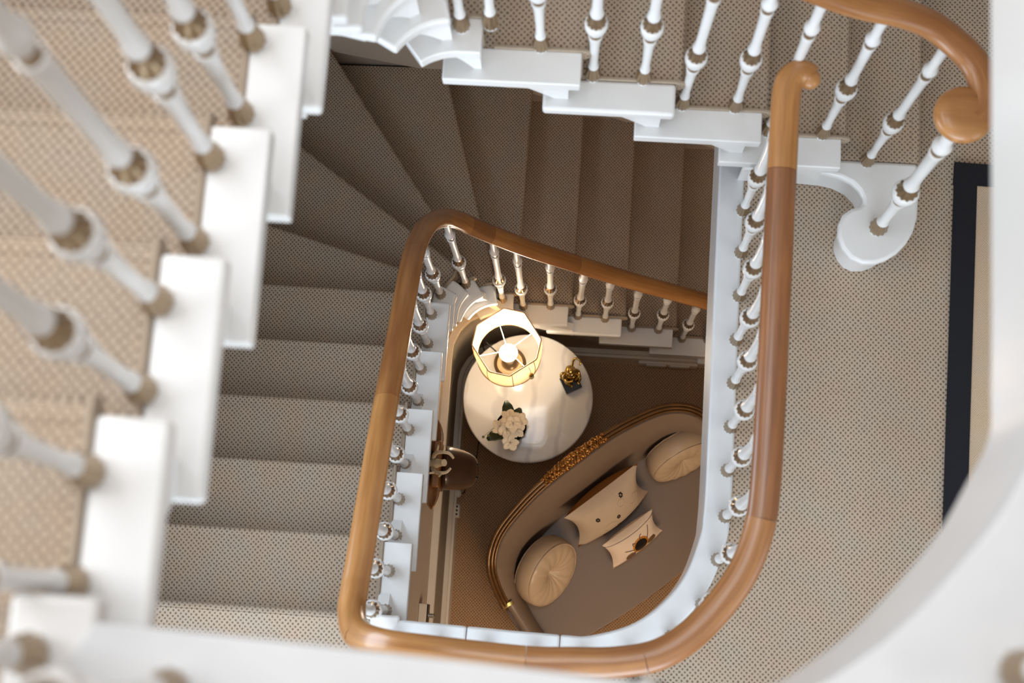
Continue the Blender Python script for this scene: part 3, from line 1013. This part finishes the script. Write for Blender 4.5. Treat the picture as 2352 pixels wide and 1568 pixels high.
for (ax, ay, L, W, tilt) in ((-.25, 1.0, .105, .058, .35), (.45, .95, .082, .052, .5), (-.75, -.5, .112, .058, .25), (.2, 1.0, .06, .045, .8)):
    m = MB()
    petal_mesh(m, Vector((ax * .02, ay * .02, .075)), Vector((-ax * tilt, -ay * tilt, 1)), Vector((ax, ay, 0)), L, W, .12)
    solid(m.build('leaf', M['leaf'], og, w=1, fix=False, smooth=60), .0015)
bs = cat([(-.03, -.01, .10), (-.07, -.02, .155), (-.10, -.045, .150), (-.12, -.060, .135)], 5)
MB().tube(bs, .0011, 5).build('bud_stem', M['bud'], og, w=1)
for x, y, z in ((-.121, -.062, .132), (-.098, -.055, .140), (-.080, -.038, .150)):
    MB().ball((x, y, z), .0065, 10, 8, sc=(1, 1, 1.25)).build('bud', M['bud'], og, w=1)

# ------------------------------------------------------------------ gilt figurine
FC = (.027, 1.108)
fg = empty('figurine', (FC[0], FC[1], .72), math.radians(28), label='small polished brass monkey figurine on a square black base, on the marble table', cat='figurine')
bpy.context.view_layer.update()
MB().box((0, 0, .018), (.080, .080, .036)).build('plinth', M['black'], fg, w=1, bevel=.002)
m = MB()
m.ball((0, .008, .072), .030, 16, 12, sc=(1, .9, 1.2))
m.ball((0, .004, .050), .032, 16, 10, sc=(1.05, .95, .7))
m.ball((.000, .020, .122), .024, 16, 12, sc=(1, 1.05, .95))
m.ball((.000, .000, .115), .013, 12, 8, sc=(1, 1, .8))
m.ball((-.023, .022, .124), .0085, 10, 8, sc=(.6, 1, 1))
m.ball((.023, .022, .124), .0085, 10, 8, sc=(.6, 1, 1))
m.ball((.006, -.012, .084), .010, 10, 8, sc=(1.2, .8, .8))
for sx in (-1, 1):
    m.tube(cat([(sx * .024, .014, .098), (sx * .040, .002, .080), (sx * .030, -.022, .070), (sx * .006, -.030, .078)], 5), lambda t: .0098 - .004 * t, 10)
    m.tube(cat([(sx * .018, .010, .050), (sx * .036, -.010, .062), (sx * .030, -.034, .048), (sx * .020, -.040, .040)], 5), lambda t: .0125 - .006 * t, 10)
    m.ball((sx * .019, -.044, .0395), .008, 10, 6, sc=(1, 1.4, .6))
rr = random.Random(5)
for i in range(26):
    a, b = rr.random() * 2 * PI, rr.random() * 1.3
    m.ball((.022 * math.sin(b) * math.cos(a), .020 + .022 * math.sin(b) * math.sin(a), .122 + .021 * math.cos(b)), .0042, 6, 4)
m.build('figure', M['brass'], fg, w=1, smooth=60)
MB().tube(cat([(.010, .036, .045), (.030, .052, .060), (.036, .060, .085), (.050, .066, .100), (.066, .052, .102), (.066, .036, .096), (.058, .028, .090)], 5), lambda t: .0075 - .0035 * t, 10).build('tail', M['brass'], fg, w=1, smooth=60)
MB().tube(cat([(-.020, .026, .060), (-.040, .030, .066), (-.050, .018, .056), (-.044, .004, .046)], 5), lambda t: .0080 - .003 * t, 10).build('drapery', M['brass'], fg, w=1, smooth=60)

for o in fg.children:
    if o.name.split('.')[0] in ('figure', 'tail', 'drapery'):
        o.location = (.014, .024, .0)
        o.scale = (.92, .92, .95)
# ------------------------------------------------------------------ settee
ANG = math.radians(40.5)
so = empty('settee', (.155, .620, 0), ANG, label='curved gilt-framed settee upholstered in taupe satin', cat='sofa')
bpy.context.view_layer.update()
half = [(0, .150, .960), (.20, .146, .945), (.36, .122, .930), (.47, .090, .915), (.545, .042, .895), (.590, -.010, .865), (.614, -.060, .815), (.632, -.120, .745), (.642, -.180, .690), (.652, -.31, .655), (.656, -.45, .640)]
full = [(-u, y, z) for u, y, z in half[::-1]] + half[1:]
crv = cat(full, 6)
nC = len(crv)
def inward(i):
    t = crv[min(i + 1, nC - 1)] - crv[max(i - 1, 0)]
    t.z = 0
    t.normalize()
    return Vector((t.y, -t.x, 0))          # towards the seat for a curve running left to right round the back
us = [c.x for c in crv]
i0 = min(i for i in range(nC) if crv[i].y > -.19)
i1 = max(i for i in range(nC) if crv[i].y > -.19)
# padded back and arms
vs, fs = [], []
K = 12
for i in range(nC):
    c, nn = crv[i], inward(i)
    zr = c.z
    g = (zr - .60) / .36
    g = max(0.06, min(1, g))
    dp = lerp(.075, .150, g)
    zs = .44
    prof = [(.012, .26), (.006, zr * .6), (.008, zr - .02), (.020, zr - .006), (.036, zr - .004), (.056, zr - .018 - .02 * g), (lerp(.068, .088, g), lerp(zr - .05, zr - .11, g)), (lerp(.074, .118, g), lerp(zr, zs, .45)),
            (lerp(.078, .142, g), lerp(zr, zs, .72)), (dp, zs + .01), (dp, zs - .10), (dp * .9, .26)]
    for o_, z in prof:
        q = c + nn * o_
        vs.append((q.x, q.y, z))
for i in range(nC - 1):
    for j in range(K):
        l = (j + 1) % K
        fs.append([i * K + j, i * K + l, (i + 1) * K + l, (i + 1) * K + j])
fs += [list(range(K)), [(nC - 1) * K + j for j in range(K)][::-1]]
MB().add(vs, fs).build('padded_back', M['taupe'], so, w=1, smooth=50)
# moulded gilt rail of the back, three reeds side by side
for off, zz, r in ((-.006, .004, .0105), (.010, .009, .0080), (.023, .004, .0062)):
    MB().tube([crv[i] + inward(i) * off + Vector((0, 0, zz)) for i in range(i0, i1 + 1)], r, 8).build('frame_rail', M['gold_frame'], so, w=1, smooth=60)
for off, z0_, z1_ in ((-.010, .23, .31),):
    vs, fs = [], []
    for i in range(nC):
        c, nn = crv[i], inward(i)
        for o_, z in ((off, z0_), (off + .03, z0_), (off + .03, z1_), (off, z1_)):
            q = c + nn * o_
            vs.append((q.x, q.y, z))
    for i in range(nC - 1):
        for j in range(4):
            l = (j + 1) % 4
            fs.append([i * 4 + j, i * 4 + l, (i + 1) * 4 + l, (i + 1) * 4 + j])
    fs += [[0, 1, 2, 3], [(nC - 1) * 4 + j for j in range(4)][::-1]]
    MB().add(vs, fs).build('seat_rail', M['gold_frame'], so, w=1)
# carved crest in the middle of the back
m = MB()
rr = random.Random(11)
for i in range(nC):
    u = crv[i].x
mid = [i for i in range(nC) if abs(crv[i].x) < .185]
for k in range(54):
    t = k / 53
    f_ = mid[0] + t * (mid[-1] - mid[0])
    i = int(f_)
    c = crv[i].lerp(crv[min(i + 1, nC - 1)], f_ - i)
    wv = .75 + .45 * math.sin(PI * t)
    for o_ in (-.008, .014):
        p = c + inward(i) * (o_ + rr.uniform(-.006, .006)) + Vector((0, 0, .010 + .010 * math.sin(PI * t) + rr.uniform(-.003, .004)))
        q = Quaternion((0, 0, 1), rr.uniform(0, 3))
        m.ball(p, rr.uniform(.010, .015) * wv, 8, 6, sc=(1.2, .7, .8), rot=q)
m.build('carved_crest', M['bronze'], so, w=1, smooth=60)
# little gilt cuffs where the arm wood meets the arm pads
for sgn, i in ((-1, i0), (1, i1)):
    c, nn = crv[i], inward(i)
    t = Vector((nn.y, -nn.x, 0))
    m = MB()
    vs = []
    for a in (-.009, .009):
        for o_, z in ((-.012, -.03), (.045, -.03), (.045, .012), (.02, .018), (-.012, .012)):
            q = c + nn * o_ + t * a + Vector((0, 0, z))
            vs.append(q)
    m.add(vs, [[0, 1, 2, 3, 4], [9, 8, 7, 6, 5]] + [[j, (j + 1) % 5, 5 + (j + 1) % 5, 5 + j] for j in range(5)])
    m.build('arm_cuff', M['brass'], so, w=1, bevel=.002)
# seat cushion with a bowed front
inner = [crv[i] + inward(i) * (.118 if crv[i].y > -.12 else .078) for i in range(nC)]
inner = [(p.x, p.y) for p in inner]
frontc = [(.585, -.455), (.52, -.495), (.30, -.530), (0, -.548), (-.30, -.530), (-.52, -.495), (-.585, -.455)]
seatp = inner + [(v.x, v.y) for v in cat(frontc, 3)]
MB().prism(seatp, .32, .452).build('seat', M['taupe'], so, w=1, bevel=.036, bseg=5, smooth=60)
MB().prism([(.655, -.44), (.61, -.47), (.53, -.503), (.30, -.536), (0, -.554), (-.30, -.536), (-.53, -.503), (-.61, -.47), (-.655, -.44), (-.60, -.41), (.60, -.41)], .24, .318).build('front_rail', M['gold_frame'], so, w=1, bevel=.006)
for (x, y) in ((-.60, -.445), (.60, -.445), (-.50, .05), (.50, .05)):
    d = Vector((x, y, 0)).normalized()
    MB().tube(cat([(x, y, .27), (x + d.x * .015, y + d.y * .015, .20), (x - d.x * .01, y - d.y * .01, .10), (x + d.x * .012, y + d.y * .012, .012)], 5), lambda t: .030 - .016 * t, 10).build('leg', M['gold_frame'], so, w=1, smooth=60)

# ------------------------------------------------------------------ cushions
def round_cushion(center, n, label, group=None):
    n = Vector(n).normalized()
    q = Vector((0, 0, 1)).rotation_difference(n)
    e = bpy.data.objects.new('round_cushion', None)
    e.location = center
    e.rotation_mode = 'QUATERNION'
    e.rotation_quaternion = q
    COL.objects.link(e)
    sett(e, label, 'cushion', 'round satin cushions on the settee')
    R = .160
    prof = []
    top = [(0.0, .010), (.010, .012), (.022, .030), (.045, .048), (.080, .060), (.115, .062), (.145, .054), (.157, .045)]
    side = [(.165, .034), (.170, .0), (.165, -.034)]
    pr = [(max(r, 1e-6), z) for r, z in top] + side + [(max(r, 1e-6), -z) for r, z in top[::-1]]
    seg = 64
    vs, fs = [], []
    for r, z in pr:
        for i in range(seg):
            a = 2 * PI * i / seg
            w_ = math.sin(a * 16) * .0022 * min(1, r / .05) * (1 if r < .15 else .5)
            vs.append((r * math.cos(a), r * math.sin(a), z + w_ * (1 if z > 0 else -1)))
    for j in range(len(pr) - 1):
        for i in range(seg):
            k = (i + 1) % seg
            fs.append([j * seg + i, j * seg + k, (j + 1) * seg + k, (j + 1) * seg + i])
    MB().add(vs, fs).build('cover', M['gold_satin'], e, w=1, smooth=70)
    for z in (.045, -.045):
        MB().tube([(.1585 * math.cos(2 * PI * i / 48), .1585 * math.sin(2 * PI * i / 48), z) for i in range(48)], .0028, 6, closed=True).build('piping', M['gold_satin'], e, w=1)
    MB().ball((0, 0, .014), .009, 12, 8, sc=(1, 1, .5)).build('button', M['gold_satin'], e, w=1)
    return e
round_cushion((-.040, .245, .585), (.76, -.42, .50), 'round champagne satin cushion leaning in the left corner of the settee')
round_cushion((.560, .822, .600), (.50, -.86, .27), 'round champagne satin cushion at the right end of the settee, partly hidden')

def square_cushion(name, C4, bulge, pinch, mats, label, front_frac=1.0, n=17):
    TL, TR, BR, BL = [Vector(c) for c in C4]
    ctr = (TL + TR + BR + BL) / 4
    nrm = (TR - TL).cross(TL - BL).normalized()
    if nrm.z < 0: nrm = -nrm
    e = empty(name, tuple(ctr), label=label, cat='cushion')
    def surf(s, t, side):
        # s across, t from top to bottom, both in 0..1; edges drawn in between the corners
        es, et = 2 * s - 1, 2 * t - 1
        s2 = .5 + .5 * es * (1 - pinch * (1 - et * et))
        t2 = .5 + .5 * et * (1 - pinch * .12 * (1 - es * es))
        p = TL.lerp(TR, s2).lerp(BL.lerp(BR, s2), t2)
        h = bulge * (max(0, 1 - es ** 2) * max(0, 1 - et ** 2)) ** .5
        return p + nrm * h * side - ctr
    for side, mt in ((1, mats[0]), (-1, mats[1])):
        vs, fs = [], []
        for i in range(n):
            for j in range(n):
                vs.append(surf(j / (n - 1), i / (n - 1), side))
        for i in range(n - 1):
            for j in range(n - 1):
                fs.append([i * n + j, i * n + j + 1, (i + 1) * n + j + 1, (i + 1) * n + j])
        m = MB().add(vs, fs)
        m.build('cover_front' if side == 1 else 'cover_back', mt, e, w=1, smooth=80, fix=False)
    return e, surf, nrm
cu, surf, nrm = square_cushion('square_cushion', [(.030, .480, .755), (.355, .755, .755), (.425, .650, .490), (.105, .365, .490)], .088, .19, (M['linen'], M['velvet']),
                               'patterned cream linen cushion with an ochre velvet back, standing against the settee back')
pat = MB()
def ring(s, t, r, th=.0012, squash=1.0, m=pat, fn=surf, k=20):
    m.tube([fn(s + r * math.cos(2 * PI * i / k), t + r * squash * math.sin(2 * PI * i / k), 1) + nrm * .0008 for i in range(k)], th, 5, closed=True)
ring(.38, .62, .095, squash=1.2)
ring(.82, .42, .075, squash=1.3)
ring(.62, .25, .05, squash=1.3)
pat.build('stitched_ring', M['linen'], cu, w=1)
for (s, t) in ((.26, .28), (.52, .48), (.66, .14), (.30, .86), (.50, .80)):
    m = MB()
    for k in range(6):
        a = k * PI / 3
        m.ball(surf(s + .018 * math.cos(a), t + .03 * math.sin(a), 1), .0050, 6, 4)
    m.build('printed_flower', M['thread'], cu, w=1)

cb, sb, nb = square_cushion('bee_cushion', [(.215, .375, .600), (.440, .560, .600), (.500, .470, .490), (.275, .275, .490)], .052, .14, (M['cotton'], M['cotton']),
                            'small white cushion with a black and gold embroidered bee, in front of the patterned cushion')
def P_(s, t, h=.001): return sb(s, t, 1) + nb * h
e_s, e_t = .56, .60
def oval(rs, rt, h, k=24): return [P_(e_s + rs * math.cos(2 * PI * i / k), e_t + rt * math.sin(2 * PI * i / k), h) for i in range(k)]
def disc(rs, rt, h, name, mat, cs=0, ct=0):
    k = 24
    vs, fs = [P_(e_s + cs, e_t + ct, h + .004)], []
    for q in (.5, 1.0):
        vs += [P_(e_s + cs + rs * q * math.cos(2 * PI * i / k), e_t + ct + rt * q * math.sin(2 * PI * i / k), h + (.003 if q < 1 else 0)) for i in range(k)]
    for i in range(k):
        j = (i + 1) % k
        fs += [[0, 1 + i, 1 + j], [1 + i, 1 + k + i, 1 + k + j, 1 + j]]
    return MB().add(vs, fs).build(name, mat, cb, w=1, smooth=80, fix=False)
disc(.175, .27, .0012, 'bee_band', M['amber'])
disc(.138, .205, .0026, 'bee_body', M['black'])
disc(.10, .12, .0010, 'bee_wing', M['wing'], .22, .16)
disc(.10, .12, .0010, 'bee_wing', M['wing'], -.24, .20)
for pts in ([(.16, -.06), (.22, -.22), (.26, -.40)], [(-.15, .02), (-.24, -.04), (-.33, -.10)], [(.02, -.20), (.04, -.30), (.08, -.33)], [(-.08, -.16), (-.14, -.22), (-.15, -.14)],
            [(.14, .1), (.22, .12), (.30, .06)], [(-.12, .12), (-.20, .22), (-.26, .25)]):
    MB().tube([P_(e_s + a, e_t + b, .0015) for a, b in [tuple(v) for v in cat(pts, 5)]], .0016, 5).build('bee_leg', M['thread'], cb, w=1)
MB().tube([P_(i / 20, .10 + .03 * math.sin(PI * i / 20), .0006) for i in range(0, 21)], .0010, 5).build('seam', M['thread'], cb, w=1)

# ------------------------------------------------------------------ carved animal head on the stair wall
hd = empty('mounted_head', (-.522, .600, 1.50), label='carved wooden stag head with pale antlers mounted on the wall below the stairs', cat='wall sculpture')
bpy.context.view_layer.update()
m = MB()
secs = [(.035, .090, .085, -.02), (.065, .092, .088, -.01), (.080, .088, .080, -.02), (.110, .085, .070, -.045), (.140, .078, .060, -.070), (.168, .064, .050, -.085), (.182, .042, .034, -.09), (.186, .006, .006, -.09)]
seg = 20
vs, fs = [], []
for x, ry, rz, cz in secs:
    for i in range(seg):
        a = 2 * PI * i / seg
        cx_, sx_ = math.cos(a), math.sin(a)
        vs.append((x, ry * abs(cx_) ** .85 * (1 if cx_ > 0 else -1), cz + rz * abs(sx_) ** .85 * (1 if sx_ > 0 else -1)))
for j in range(len(secs) - 1):
    for i in range(seg):
        k = (i + 1) % seg
        fs.append([j * seg + i, j * seg + k, (j + 1) * seg + k, (j + 1) * seg + i])
fs += [list(range(seg))[::-1], [(len(secs) - 1) * seg + i for i in range(seg)]]
m.add(vs, fs)
m.build('muzzle', M['dark_wood'], hd, w=1, smooth=60, sub=1)
for sy in (-1, 1):
    MB().ball((.176, sy * .026, -.066), .0105, 10, 8, sc=(1, .8, .7)).build('nostril', M['black'], hd, w=1)
MB().box((.028, 0, .03), (.030, .186, .22)).build('face_plate', M['tan_wood'], hd, w=1, bevel=.006)
MB().box((-.002, 0, .01), (.030, .11, .20)).build('neck', M['dark_wood'], hd, w=1, bevel=.01)
for sy in (-1, 1):
    m = MB()
    vs, fs = [], []
    N1, N2 = 9, 5
    for i in range(N1):
        t = i / (N1 - 1)
        wd = .034 * math.sin(PI * min(1, t * .9 + .1)) ** .8 + .0005
        for j in range(N2):
            q = j / (N2 - 1) * 2 - 1
            vs.append((.012 + wd * q * .9 + .006 * t, sy * (.03 + .150 * t), .090 - .012 * (1 - q * q) + .02 * t))
    for i in range(N1 - 1):
        for j in range(N2 - 1):
            fs.append([i * N2 + j, i * N2 + j + 1, (i + 1) * N2 + j + 1, (i + 1) * N2 + j])
    m.add(vs, fs)
    solid(m.build('ear', M['tan_wood'], hd, w=1, fix=False, smooth=60), .005)
for sy, pts, tines in ((1, [(.015, .020, .13), (.025, .030, .20), (.050, .034, .25), (.085, .030, .262), (.105, .012, .255)], [((.025, .030, .20), (.040, .062, .235)), ((.062, .034, .255), (.068, .055, .285))]),
                       (-1, [(.015, -.020, .13), (.030, -.038, .19), (.055, -.046, .235), (.080, -.042, .245), (.096, -.026, .25)], [((.030, -.038, .19), (.010, -.05, .235)), ((.055, -.046, .235), (.054, -.062, .262))])):
    a = MB().tube(cat(pts, 6), lambda t: .0095 - .0045 * t, 8).build('antler', M['antler'], hd, w=1, smooth=60)
    for p0, p1 in tines:
        MB().tube([p0, Vector(p0).lerp(Vector(p1), .5) + Vector((.003, 0, 0)), p1], lambda t: .0065 - .003 * t, 7).build('tine', M['antler'], a, w=1, smooth=60)
MB().lathe([(1e-6, 0), (.016, 0), (.019, .03), (.015, .05), (.013, .075), (.0145, .08), (1e-6, .08)], 14, 0, Matrix.Translation((.010, 0, .13)) @ Matrix.Rotation(math.radians(42), 4, 'Y')).build('crown', M['antler'], hd, w=1)

# ------------------------------------------------------------------ small fittings on the stair wall
bx = empty('wall_switch', (-.542, .010, 1.36), label='pale box with a round chrome knob on the stair wall near the landing edge', cat='switch')
bpy.context.view_layer.update()
MB().box((.016, 0, 0), (.032, .085, .115)).build('housing', M['trim'], bx, w=1, bevel=.003)
MB().box((.0345, 0, -.01), (.005, .080, .08)).build('bezel', M['black'], bx, w=1)
MB().lathe([(1e-6, 0), (.0095, 0), (.0095, .024), (.008, .026), (1e-6, .026)], 20, 0, Matrix.Translation((.037, -.005, .0)) @ Matrix.Rotation(math.radians(90), 4, 'Y')).build('knob', M['chrome'], bx, w=1)
sk = empty('power_socket', (-.518, .530, .125), label='white socket box with three dark holes and a red light, on the skirting board', cat='socket')
bpy.context.view_layer.update()
MB().box((.012, 0, .0), (.036, .068, .060)).build('housing', M['plastic'], sk, w=1, bevel=.009, bseg=4)
for i in (-1, 0, 1):
    MB().lathe([(1e-6, 0), (.0052, 0), (.0052, .002), (1e-6, .002)], 12, 0, Matrix.Translation((.014, i * .019, .0295))).build('hole', M['black'], sk, w=1)
MB().ball((-.001, .003, .031), .0028, 8, 6).build('indicator_light', M['led'], sk, w=1)
pg = empty('plug', (-.515, .615, .13), label='small white plug in the skirting, where the lamp cable ends', cat='plug')
bpy.context.view_layer.update()
MB().box((.008, 0, 0), (.030, .036, .040)).build('body', M['plastic'], pg, w=1, bevel=.004)
MB().box((.024, 0, 0), (.006, .018, .018)).build('cable_grip', M['plastic'], pg, w=1, bevel=.002)
o = MB().tube(cat([(-.490, .615, .13), (-.475, .632, .08), (-.478, .665, .02), (-.452, .738, .006), (-.431, .829, .006), (-.425, .90, .006), (-.40, 1.0, .006), (-.36, 1.12, .006), (-.36, 1.26, .006), (-.40, 1.30, .2), (-.41, 1.31, .6), (-.395, 1.29, .74), (-.33, 1.24, .724)], 6), .0028, 6).build('lamp_cable', M['cable'])
sett(o, 'thin dark lamp cable running from the plug to behind the marble table', 'cable')
